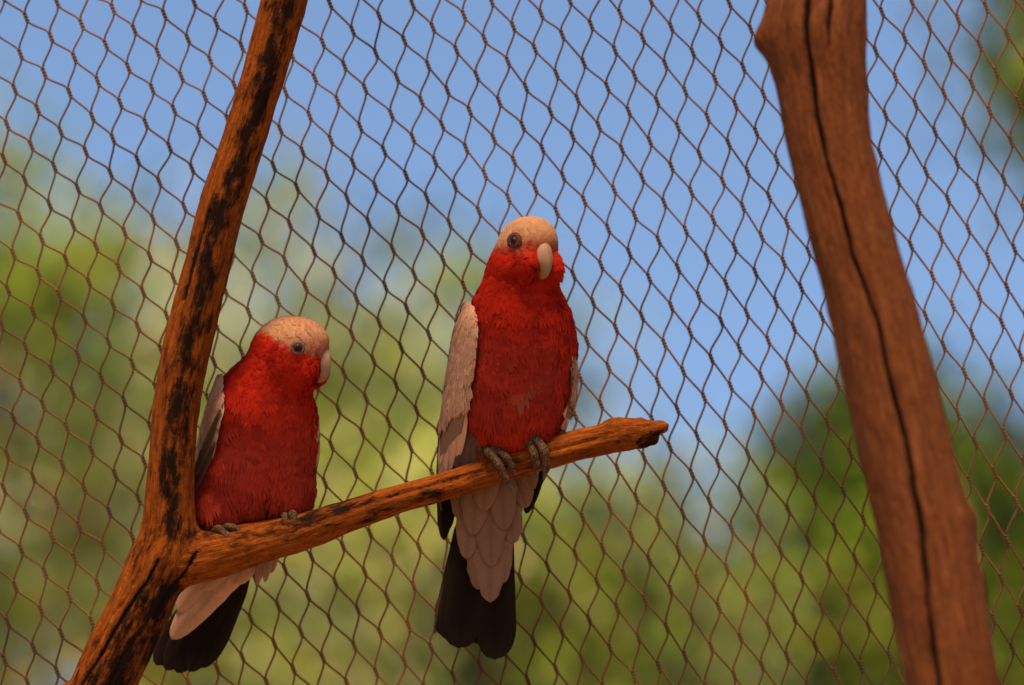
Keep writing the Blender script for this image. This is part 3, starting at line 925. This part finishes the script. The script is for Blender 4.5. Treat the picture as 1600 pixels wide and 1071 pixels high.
# ------------------------------------------------------------------ bird facing the viewer
def bird_front():
    base = to_world(np.array([[800, 706, 10]]))[0]
    root = empty('cockatoo', base, 'pink and grey cockatoo facing forward, long black tail hanging below the perch', 'cockatoo', 'cockatoos on the perch')
    H = HeadFrame((820, 393, 6), 34, 4, 3)
    def sdf(p):
        d = sd_ell(p, (813, 540, 26), (86, 108, 76))
        d = smin(d, sd_ell(p, (800, 622, 24), (80, 92, 72)), 30)
        d = smin(d, sd_cone(p, (810, 480, 26), (812, 425, 16), 66, 52), 26)
        hd = sd_ell(p, H.glob((4, 1, 2)), (51, 45, 52), H.R)
        hd = smin(hd, sd_ell(p, H.glob((22, 1, 22)), (32, 33, 30), H.R), 14)
        for s_ in (-1, 1):
            hd = smin(hd, sd_ell(p, H.glob((38, 22 * s_, -23)), (28, 17, 25), H.R), 10)
        hd = smin(hd, sd_ell(p, H.glob((8, 0, -30)), (36, 40, 30), H.R), 14)
        d = smin(d, hd, 14)
        d = smin(d, sd_ell(p, (764, 760, 62), (46, 95, 16)), 20)              # tail root
        d = smin(d, sd_ell(p, (765, 690, 22), (30, 30, 32)), 14)               # thighs
        d = smin(d, sd_ell(p, (832, 668, 16), (26, 26, 34)), 14)
        return d
    def color(P, Nn):
        q = H.loc(P)
        nz = fbm(P * .06, 31, 3)
        c = mixc(RED, RED_D, sstep(-.25, .45, nz))
        # duller greyish breast and belly
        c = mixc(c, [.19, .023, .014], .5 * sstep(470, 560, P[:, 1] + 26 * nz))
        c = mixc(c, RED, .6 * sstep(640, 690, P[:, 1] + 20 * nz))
        pale = np.exp(-(((P[:, 0] - 822) / 20) ** 2 + ((P[:, 1] - 598 - .8 * (822 - P[:, 0])) / 9) ** 2)) * (P[:, 2] < 20)
        c = mixc(c, [.16, .070, .045], np.clip(.75 * pale * (1 + nz), 0, 1))
        pale2 = np.exp(-(((P[:, 0] - 803) / 9) ** 2 + ((P[:, 1] - 611) / 7) ** 2)) * (P[:, 2] < 20)
        c = mixc(c, [.27, .06, .03], .7 * pale2)
        # grey flanks, back and vent
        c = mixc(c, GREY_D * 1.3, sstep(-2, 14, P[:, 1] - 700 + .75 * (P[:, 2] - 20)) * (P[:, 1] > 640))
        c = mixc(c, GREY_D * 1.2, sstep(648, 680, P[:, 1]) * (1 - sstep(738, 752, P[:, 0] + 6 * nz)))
        c = mixc(c, GREY, sstep(60, 76, P[:, 2]) * sstep(440, 470, P[:, 1]))
        # pale cap
        hd = 1 - sstep(430, 452, P[:, 1])
        bnd = q[:, 2] - (6 + .06 * q[:, 0]) + 3.5 * nz
        capm = sstep(-6, 7, bnd + 2 * np.random.default_rng(5).normal(size=len(P))) * hd
        cc = mixc(CAP, CAP2, sstep(6, -2, bnd - 9) * .0 + .75 * sstep(20, 54, q[:, 0]) * sstep(30, 8, q[:, 2]))
        c = mixc(c, cc, capm)
        mask = hd * sstep(-6, 0, bnd + 9) * (1 - capm) * .5
        c = mixc(c, RED_P, mask)
        return c
    def flow(P, Nn):
        bk = H.glob((62, 0, 0))
        a = unit(P - bk)
        hd = (1 - sstep(425, 470, P[:, 1]))[:, None]
        return unit(a * hd + np.array([0, 1.0, .1]) * (1 - hd))
    def ln(P):
        return np.interp(P[:, 1], [340, 400, 440, 520, 640, 700, 760], [9, 11, 17, 27, 31, 30, 26])
    def keep(P, Nn):
        q = H.loc(P)
        bk = (q[:, 0] > 46) & (np.abs(q[:, 1]) < 8) & (q[:, 2] < 9) & (q[:, 2] > -50)
        eye = np.linalg.norm(q - np.array([26, -40, 17.0]), axis=1) < 12.5
        eye2 = np.linalg.norm(q - np.array([26, 40, 17.0]), axis=1) < 12.5
        return ~bk & ~eye & ~eye2 & (P[:, 1] < 800) & ~((P[:, 2] > 70) & (P[:, 1] > 520))
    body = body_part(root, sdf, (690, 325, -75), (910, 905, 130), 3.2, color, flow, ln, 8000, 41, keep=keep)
    build_beak(root, H, .92, 0.0, 4.5)
    def on_surface(q):
        p = H.glob(q)[None].copy()
        for _ in range(12): p = p - grad(sdf, p) * sdf(p)[:, None] * .8
        return p[0], grad(sdf, p)[0]
    for sgn in (-1, 1):
        pos, nn = on_surface((26, 40 * sgn, 16))
        pos = pos - nn * (3.0 if sgn > 0 else 0)
        build_eye(root, pos + nn * .5, nn, 6.6, M_RING_A, 15)
    # wings
    def wc(s, t):
        c = mixc(GREY, GREY_P, np.array(t < .55) * .6)
        return np.ravel(mixc(c, GREY_D, np.array(.5 * (s > .60) * (t > .7))))
    wing_patch(root,
        [(732, 474, -4), (745, 500, -32), (744, 560, -40), (730, 635, -28), (720, 695, -2), (706, 748, 26)],
        [(716, 470, 18), (690, 515, 10), (672, 610, 8), (662, 680, 16), (668, 735, 38), (690, 785, 50)],
        [(732, 476, 50), (714, 540, 94), (700, 630, 104), (695, 720, 90), (692, 790, 76), (690, 825, 66)],
        0.0, (-1, 0, -.35),
        [(.56, 104, 25, 6, 0), (.44, 110, 25, 6, .4), (.34, 92, 26, 6, .1), (.25, 66, 26, 6, .4), (.17, 46, 26, 6, 0)],
        wc)
    wing_patch(root,
        [(878, 482, 22), (890, 520, -2), (896, 575, -2), (893, 625, 4), (880, 665, 22), (868, 690, 36)],
        [(886, 480, 40), (906, 530, 42), (914, 585, 44), (908, 635, 48), (894, 675, 52), (874, 705, 56)],
        [(876, 484, 64), (884, 540, 96), (886, 600, 104), (880, 660, 90), (860, 720, 78), (840, 760, 68)],
        0.0, (1, 0, -.35),
        [(.56, 56, 32, 4, 0), (.42, 62, 32, 4, .3), (.28, 54, 30, 5, 0), (.16, 40, 28, 5, .3)],
        wc, seed=5)
    # dark flight feathers crossing behind the tail
    for (r_, t_, w_) in [((700, 640, 70), (692, 848, 70), 26), ((708, 650, 74), (699, 832, 72), 24), ((698, 600, 78), (689, 815, 74), 24),
                         ((872, 620, 52), (822, 806, 62), 26), ((880, 600, 60), (829, 786, 66), 26), ((884, 610, 66), (838, 765, 70), 26), ((872, 600, 40), (846, 720, 54), 22)]:
        feather('flight_feather', root, r_, t_, w_, (0, 0, -1), camber=.12, round_=.30, col=BLACK, edge=BLACK2, base=BLACK, seg=12, cols=4)
    # tail
    tail = empty('tail', to_world(np.array([[765, 780, 60]]))[0] - base); tail.parent = root
    T = [((748, 745, 70), (690, 1000, 68), 40, .14), ((752, 745, 66), (703, 1008, 63), 56, .13), ((755, 745, 62), (715, 1018, 58), 60, .13),
         ((782, 745, 70), (790, 1022, 68), 36, .14), ((778, 745, 66), (783, 1031, 63), 46, .14), ((772, 745, 60), (773, 1036, 57), 58, .14), ((764, 745, 72), (744, 1012, 72), 50, .24)]
    for (a, b, wd, rd) in T:
        feather('tail_feather', tail, a, b, wd, (0, 0, -1), bend=-.01, camber=.10, round_=rd, col=BLACK, edge=BLACK2, base=BLACK, seg=16, cols=6, rag=.01)
    feather('tail_feather', tail, (748, 760, 70), (677, 996, 70), 18, (0, 0, -1), col=GREY_D * .6, edge=GREY_D, round_=.3)
    # grey coverts under the tail
    UC = [((762, 770, 40), (766, 945, 46), 58), ((752, 770, 41), (746, 925, 47), 46), ((774, 770, 41), (786, 915, 47), 44),
          ((742, 745, 36), (728, 876, 42), 46), ((784, 745, 36), (803, 852, 42), 44), ((764, 740, 32), (768, 888, 38), 52),
          ((728, 715, 32), (718, 815, 38), 42), ((802, 715, 30), (822, 796, 38), 42), ((750, 715, 26), (738, 838, 32), 48), ((780, 712, 24), (788, 830, 31), 48),
          ((764, 705, 20), (756, 800, 26), 46), ((814, 700, 24), (832, 768, 34), 34)]
    for i, (a, b, wd) in enumerate(UC):
        c = mixc(GREY, GREY_D, np.array(.35 + .25 * random.random())) * np.array([1.0, .95, .95])
        feather('covert_feather', tail, a, b, wd, (0, 0, -1), bend=.008, camber=.08, round_=.6, thick=.15, rag=.08, col=np.ravel(c), edge=np.ravel(c) * 1.0, base=np.ravel(c) * .92, seg=12, cols=6)
    # loose brownish flank feathers between the wing and the thigh
    for (a, b, wd) in [((735, 640, -8), (716, 740, 14), 34), ((745, 655, -10), (732, 742, 8), 36), ((726, 640, 0), (708, 728, 22), 30), ((752, 672, -8), (748, 738, 4), 32)]:
        c = GREY_D * random.uniform(.9, 1.15)
        feather('flank_feather', root, a, b, wd, (-.3, 0, -1), bend=.04, camber=.2, round_=.5, col=c, edge=c * 1.3, base=c * .7)
    # feet
    f1 = empty('foot', to_world(np.array([[760, 706, 0]]))[0] - base); f1.parent = root
    toe(f1, [(757, 708, -8), (764, 706, -24), (777, 722, -34), (787, 741, -33), (794, 755, -28)], 8.2, 17, (8, 13, 2))
    toe(f1, [(759, 706, -4), (772, 704, -20), (788, 711, -32), (798, 724, -33), (802, 733, -30)], 7.4, 10, (3, 10, 3))
    toe(f1, [(757, 706, 0), (752, 708, 20), (756, 728, 32), (766, 742, 30)], 7.2, 12)
    toe(f1, [(760, 706, 0), (766, 704, 20), (774, 722, 32), (780, 738, 30)], 7.2, 12)
    f2 = empty('foot', to_world(np.array([[828, 686, 0]]))[0] - base); f2.parent = root
    toe(f2, [(824, 690, -6), (825, 688, -22), (832, 704, -34), (838, 722, -35), (839, 732, -31)], 8.0, 10, (0, 10, 4))
    toe(f2, [(828, 686, -4), (834, 684, -22), (847, 699, -35), (853, 720, -37), (852, 737, -31)], 8.6, 13, (-4, 11, 4))
    toe(f2, [(826, 688, 0), (826, 688, 20), (832, 706, 32), (836, 722, 30)], 7.2, 12)
    toe(f2, [(830, 686, 0), (838, 684, 20), (844, 702, 32), (848, 718, 30)], 7.2, 12)
    for f, a, b in ((f1, (756, 682, 12), (758, 708, -6)), (f2, (826, 664, 10), (826, 690, -6))):
        P = catmull([a, (np.array(a) + b) / 2, b], 10); V, F = tube(P, np.linspace(10, 8, 10), 12)
        mesh_obj('shank', to_world(V), F, M_TOE, f)
bird_front()

# ------------------------------------------------------------------ bird in profile behind the fork
def bird_profile():
    D0 = 0.012
    base = to_world(np.array([[400, 826, 16]]), D0)[0]
    root = empty('cockatoo', base, 'pink and grey cockatoo with head in profile, half hidden by the forked trunk', 'cockatoo', 'cockatoos on the perch')
    H = HeadFrame((450, 550, 14), 74, 6, -3)
    def sdf(p):
        d = sd_ell(p, (408, 668, 34), (84, 96, 74))
        d = smin(d, sd_ell(p, (396, 738, 34), (88, 82, 72)), 30)
        d = smin(d, sd_cone(p, (404, 632, 32), (440, 566, 18), 66, 50), 30)
        hd = sd_ell(p, H.glob((2, 0, 2)), (59, 50, 54), H.R)
        hd = smin(hd, sd_ell(p, H.glob((24, 0, 18)), (36, 38, 32), H.R), 14)
        for s_ in (-1, 1):
            hd = smin(hd, sd_ell(p, H.glob((28, 19 * s_, -24)), (33, 22, 27), H.R), 10)
        hd = smin(hd, sd_ell(p, H.glob((-4, 0, -28)), (38, 42, 32), H.R), 14)
        d = smin(d, hd, 18)
        d = smin(d, sd_ell(p, (360, 872, 72), (34, 85, 14), np.array([[.86, .5, 0], [-.5, .86, 0], [0, 0, 1.]])), 20)
        d = smin(d, sd_ell(p, (346, 784, 20), (46, 42, 42)), 12)
        d = smin(d, sd_ell(p, (452, 760, 24), (34, 46, 44)), 12)
        # parting between the fluffed belly feathers
        gsh = np.exp(-(((p[:, 0] - 419) / 9) ** 2)) * sstep(725, 765, p[:, 1]) * (p[:, 2] < 20)
        return d + 15 * gsh
    def color(P, Nn):
        q = H.loc(P)
        nz = fbm(P * .055, 77, 3)
        c = mixc(RED * 1.04, RED_D, sstep(-.2, .5, nz))
        c = mixc(c, [.25, .028, .016], .6 * sstep(600, 700, P[:, 1] + 40 * nz))
        c = mixc(c, [.255, .026, .015], .5 * sstep(730, 790, P[:, 1]))
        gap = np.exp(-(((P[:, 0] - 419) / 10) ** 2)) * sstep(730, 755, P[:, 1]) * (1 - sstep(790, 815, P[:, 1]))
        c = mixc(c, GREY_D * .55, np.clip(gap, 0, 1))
        c = mixc(c, GREY, sstep(64, 80, P[:, 2]) * sstep(590, 630, P[:, 1]))
        c = mixc(c, GREY_P, sstep(826, 845, P[:, 1]))
        hd = 1 - sstep(588, 610, P[:, 1])
        # the cap runs from the beak over the eye to the nape
        bnd = q[:, 2] - np.interp(q[:, 0], [-60, -30, 0, 20, 40, 60], [30, 27, 20, 10, 2, 0]) + 3.5 * nz
        capm = sstep(-6, 7, bnd + 2 * np.random.default_rng(5).normal(size=len(P))) * hd
        cc = mixc(CAP, CAP2, .6 * sstep(18, 56, q[:, 0]) * sstep(34, 6, q[:, 2]))
        cc = mixc(cc, CAP2, .35 * sstep(0, .5, nz))
        c = mixc(c, cc, capm)
        return c
    def flow(P, Nn):
        bk = H.glob((64, 0, 0))
        a = unit(P - bk)
        hd = (1 - sstep(570, 640, P[:, 1]))[:, None]
        return unit(a * hd + np.array([-.08, 1.0, .05]) * (1 - hd))
    def ln(P):
        return np.interp(P[:, 1], [490, 560, 610, 680, 760, 830], [10, 12, 19, 29, 34, 30])
    def keep(P, Nn):
        q = H.loc(P)
        bk = (q[:, 0] > 46) & (np.abs(q[:, 1]) < 11) & (q[:, 2] < 10) & (q[:, 2] > -52)
        eye = np.linalg.norm(q - EY, axis=1) < 11.5
        eye2 = np.linalg.norm(q - EY * np.array([1, -1, 1]), axis=1) < 14
        return ~bk & ~eye & ~eye2 & (P[:, 1] < 850) & ~((np.abs(P[:, 0] - 419) < 11) & (P[:, 1] > 722) & (P[:, 1] < 800) & (P[:, 2] < 20))
    EY = np.array([30.0, -44, 10]) if H.L[2] > 0 else np.array([30.0, 44, 10])
    body = body_part(root, sdf, (270, 480, -65), (530, 1010, 135), 3.2, color, flow, ln, 8500, 57, D0, lift=.11, keep=keep)
    build_beak(root, H, .97, D0, 7.0)
    for sgn in (1, -1):
        p = H.glob(EY * np.array([1, sgn, 1]))[None].copy()
        for _ in range(12): p = p - grad(sdf, p) * sdf(p)[:, None] * .8
        nn = grad(sdf, p)[0]
        build_eye(root, p[0] + nn * .5, nn, 7.4, M_RING_B, 12.5, D0)
    def wc(s, t):
        return np.ravel(mixc(GREY_P * .95, GREY_D, np.array(.5 * (s > .55) + .2 * (t > .7))))
    wing_patch(root,
        [(346, 586, 4), (350, 628, -30), (342, 680, -36), (326, 725, -22), (308, 765, 8), (292, 810, 40)],
        [(330, 584, 26), (303, 636, 8), (286, 700, 12), (284, 745, 34), (280, 790, 46), (278, 840, 58)],
        [(342, 592, 54), (322, 660, 100), (306, 730, 106), (296, 790, 96), (290, 840, 84), (286, 880, 76)],
        D0, (-1, 0, -.35),
        [(.60, 96, 26, 5, 0), (.48, 96, 26, 5, .4), (.36, 80, 26, 6, 0), (.26, 58, 26, 6, .4), (.17, 44, 26, 6, 0)],
        wc, seed=9)
    wing_patch(root,
        [(474, 610, 20), (488, 650, 14), (491, 700, 16), (484, 745, 26), (470, 790, 40)],
        [(488, 612, 56), (502, 655, 54), (504, 705, 54), (494, 750, 58), (474, 800, 62)],
        [(466, 616, 94), (478, 665, 104), (478, 720, 104), (464, 780, 92), (440, 840, 80)],
        D0, (1, 0, -.35),
        [(.66, 56, 32, 4, 0), (.50, 58, 30, 4, .3), (.34, 50, 28, 5, 0), (.20, 42, 28, 5, .3)],
        wc, seed=12)
    for (r_, t_, w_) in [((346, 640, -28), (304, 744, 0), 12), ((338, 690, -26), (298, 770, 10), 14)]:
        feather('flight_feather', root, r_, t_, w_, (-.4, 0, -1), round_=.3, col=GREY_D * .55, edge=GREY_D, base=GREY_D * .4)
    tail = empty('tail', to_world(np.array([[360, 880, 66]]), D0)[0] - base); tail.parent = root
    for (a, b, wd, rd) in [((360, 860, 76), (236, 1046, 78), 44, .28), ((365, 860, 74), (252, 1054, 75), 44, .28), ((370, 862, 72), (270, 1058, 72), 46, .28),
                           ((376, 864, 72), (290, 1056, 70), 46, .28), ((384, 866, 74), (309, 1050, 70), 42, .28), ((388, 866, 78), (318, 1044, 74), 36, .3)]:
        feather('tail_feather', tail, a, b, wd, (0, 0, -1), camber=.1, round_=rd, col=BLACK, edge=BLACK2, base=BLACK, seg=16, cols=6, rag=.01, d0=D0)
    for (a, b, wd) in [((375, 860, 62), (262, 1004, 64), 46), ((380, 862, 60), (278, 990, 62), 44), ((385, 862, 56), (300, 966, 58), 44), ((360, 850, 56), (272, 960, 60), 46),
                       ((390, 858, 52), (330, 935, 54), 44), ((372, 846, 48), (310, 925, 52), 44), ((400, 850, 48), (362, 916, 50), 40)]:
        c = np.ravel(mixc(GREY_P, GREY, np.array(random.random() * .6)))
        feather('covert_feather', tail, a, b, wd, (0, 0, -1), bend=.03, camber=.2, round_=.45, col=c, edge=c * 1.1, base=c * .85, seg=12, cols=6, d0=D0)
    for (a, b, wd) in [((418, 826, 34), (399, 917, 36), 20), ((424, 826, 32), (412, 912, 34), 18), ((430, 826, 36), (422, 898, 36), 20), ((410, 826, 38), (404, 898, 40), 18)]:
        c = np.array([.27, .145, .10])
        feather('vent_feather', root, a, b, wd, (0, 0, -1), bend=.03, camber=.2, round_=.7, col=c, edge=c * 1.1, base=c * .8, d0=D0, rag=.12)
    # fluffed lower belly feathers
    rb = np.random.default_rng(91)
    P = np.stack([rb.uniform(304, 488, 520), rb.uniform(690, 806, 520), np.full(520, -62.0)], 1)
    for _ in range(40): P[:, 2] += np.clip(sdf(P), -5, 5)
    P = P[(np.abs(sdf(P)) < 2) & (np.abs(P[:, 0] - 419) > 5 + 13 * sstep(720, 760, P[:, 1]))]
    P = P[np.argsort(P[:, 1])]
    Np = grad(sdf, P)
    Cb = np.tile([.25, .024, .014], (len(P), 1)) * (1 + .22 * fbm(P * .05, 93, 2))[:, None]
    Lb = np.minimum(rb.uniform(26, 40, len(P)), np.maximum(12, 832 - .1 * (P[:, 0] - 400) - P[:, 1]))
    fl = np.tile([0.0, 1.0, 0.0], (len(P), 1)); fl[:, 0] = (P[:, 0] - 419) * .003
    VV, FF, CC, NN = tufts(P, Np, fl, Cb, Lb, Lb * .95, .13, 15, 92)
    pb = mesh_obj('belly_fluff', to_world(VV, D0), FF, M_PLUME, body, attrs={'col': CC}, normals=dir_world(NN)); pb['kind'] = 'stuff'
    f1 = empty('foot', to_world(np.array([[350, 828, 0]]), D0)[0] - base); f1.parent = root
    toe(f1, [(336, 832, -22), (344, 826, -38), (356, 834, -46), (366, 848, -46), (370, 856, -42)], 7.6, 10, (1, 10, 4), D0)
    toe(f1, [(348, 828, -18), (360, 822, -36), (370, 824, -42), (377, 830, -40)], 6.6, 8, (2, 8, 3), D0)
    toe(f1, [(340, 828, -8), (336, 826, 18), (342, 846, 36), (352, 864, 36)], 7, 10, None, D0)
    f2 = empty('foot', to_world(np.array([[455, 808, 0]]), D0)[0] - base); f2.parent = root
    toe(f2, [(456, 806, -14), (459, 803, -32), (462, 815, -38), (462, 828, -37), (460, 834, -34)], 7.2, 11, (-2, 10, 4), D0)
    toe(f2, [(446, 808, -14), (447, 806, -30), (447, 816, -37), (446, 824, -35)], 6.2, 8, (0, 8, 4), D0)
    toe(f2, [(452, 806, -4), (450, 804, 18), (454, 822, 32), (458, 836, 30)], 7, 10, None, D0)
    for f, a, b in ((f1, (346, 800, 0), (343, 830, -20)), (f2, (452, 786, 6), (453, 808, -14))):
        P = catmull([a, (np.array(a) + b) / 2, b], 10); V, F = tube(P, np.linspace(10, 8, 10), 12)
        mesh_obj('shank', to_world(V, D0), F, M_TOE, f)
bird_profile()

# ------------------------------------------------------------------ trees beyond the netting
def tree(name, label, cpx, cpy, dist, rx, ry, nclump, leaves, pal, leafsize=.07, seed=1, basex=None, spread=.15):
    r = np.random.default_rng(seed)
    c = unproj(cpx, cpy, dist)
    pxm = S / FOC_D * dist
    R3 = np.array([rx * pxm, rx * pxm * .9, ry * pxm])
    foot = np.array([c[0] if basex is None else basex, c[1], -.05])
    root = empty(name, foot * np.array([1, 1, 0]), label, 'tree', 'trees beyond the netting')
    # clump centres through the crown volume
    d = unit(r.normal(size=(nclump, 3))); rad = r.uniform(.15, 1, nclump) ** .45
    cen = c + d * rad[:, None] * R3
    # trunk and limbs
    h = c[2]
    top = c + np.array([0, 0, R3[2] * .55])
    tp = catmull([foot, foot * .55 + c * .45 + r.normal(0, .08, 3) * [1, 1, 0], c, top], 24)
    V, F = tube(tp, np.linspace(.05 + .012 * h, .02, 24), 10)
    mesh_obj('trunk', V, F, M_BARK, root)
    VV, FF = [], []; off = 0
    for k in range(nclump):
        j = r.integers(10, 22); a = tp[j]
        if cen[k, 2] < a[2]: a = tp[max(8, j - 6)]
        m_ = (a + cen[k]) / 2 + r.normal(0, .06, 3)
        V, F = tube(catmull([a, m_, cen[k]], 7), np.linspace(.018, .006, 7), 5)
        VV.append(V); FF += [tuple(x + off for x in f) for f in F]; off += len(V)
    mesh_obj('limbs', np.vstack(VV), FF, M_BARK, root)
    # leaves
    n = nclump * leaves
    ci = np.repeat(np.arange(nclump), leaves)
    csz = r.uniform(.6, 1.3, nclump) * spread
    P = cen[ci] + r.normal(size=(n, 3)) * (csz[ci])[:, None] * np.array([1, 1, .75])
    ax = unit(r.normal(size=(n, 3)) + np.array([0, 0, -.35])); nn = unit(np.cross(ax, r.normal(size=(n, 3)))); b = np.cross(ax, nn)
    L = (leafsize * r.uniform(.7, 1.3, n))[:, None]; Wd = L * .24
    quad = np.stack([P, P + ax * L * .5 + b * Wd + nn * L * .06, P + ax * L, P + ax * L * .5 - b * Wd + nn * L * .06], 1).reshape(-1, 3)
    Fq = (np.arange(n)[:, None] * 4 + np.arange(4)[None])
    pal = np.array(pal)
    pc = pal[r.integers(0, len(pal), nclump)] * r.uniform(.35, 1.6, nclump)[:, None]
    C = pc[ci] * r.uniform(.7, 1.3, n)[:, None]
    mx = r.random(n)[:, None] < .25
    C = np.where(mx, pal[r.integers(0, len(pal), n)], C)
    C = np.repeat(np.clip(C, 0, .85)[:, None], 4, 1).reshape(-1, 3)
    mesh_obj('crown', quad, Fq, M_LEAF, root, attrs={'col': C}, smooth=False)

OLIVE = [(.30, .33, .05), (.44, .44, .08), (.10, .15, .02), (.84, .72, .30)]
GREYG = [(.28, .35, .12), (.42, .46, .16), (.12, .18, .06), (.82, .74, .36)]
GREEN = [(.15, .26, .020), (.27, .37, .028), (.04, .09, .008), (.48, .52, .06)]
DARKG = [(.035, .06, .010), (.05, .08, .012), (.07, .10, .015)]
tree('olive_tree', 'tall olive and yellow leaved tree behind the netting, beside the trunk fork', -40, 770, 14, 400, 590, 130, 90, OLIVE + GREEN + GREYG, .085, 101)
tree('grey_green_tree', 'grey green loose crowned tree seen past the profile cockatoo', 450, 880, 17, 400, 440, 130, 95, GREYG + OLIVE + GREEN, .09, 102)
tree('thin_tree', 'thin pale tree with open twiggy top, rising over the profile cockatoo', 500, 580, 21, 440, 360, 66, 64, GREYG + GREEN, .10, 103, spread=.19)
tree('yellow_green_tree', 'yellow green low crowned tree below the forward facing cockatoo tail', 820, 1060, 12, 340, 390, 130, 84, OLIVE + GREEN + GREYG, .075, 104)
tree('bright_green_tree', 'dense bright green tree behind the leaning post', 1440, 940, 15, 300, 370, 150, 90, GREEN + GREEN + DARKG, .085, 105)
tree('round_tree', 'low rounded green tree between the black tail and the leaning post', 1090, 1120, 19, 290, 290, 90, 120, GREEN + GREEN + GREYG, .10, 106)
tree('dark_tree', 'dark leaved tree rising on the far side of the leaning post', 1735, 40, 11, 120, 280, 60, 80, DARKG + GREEN, .07, 107)
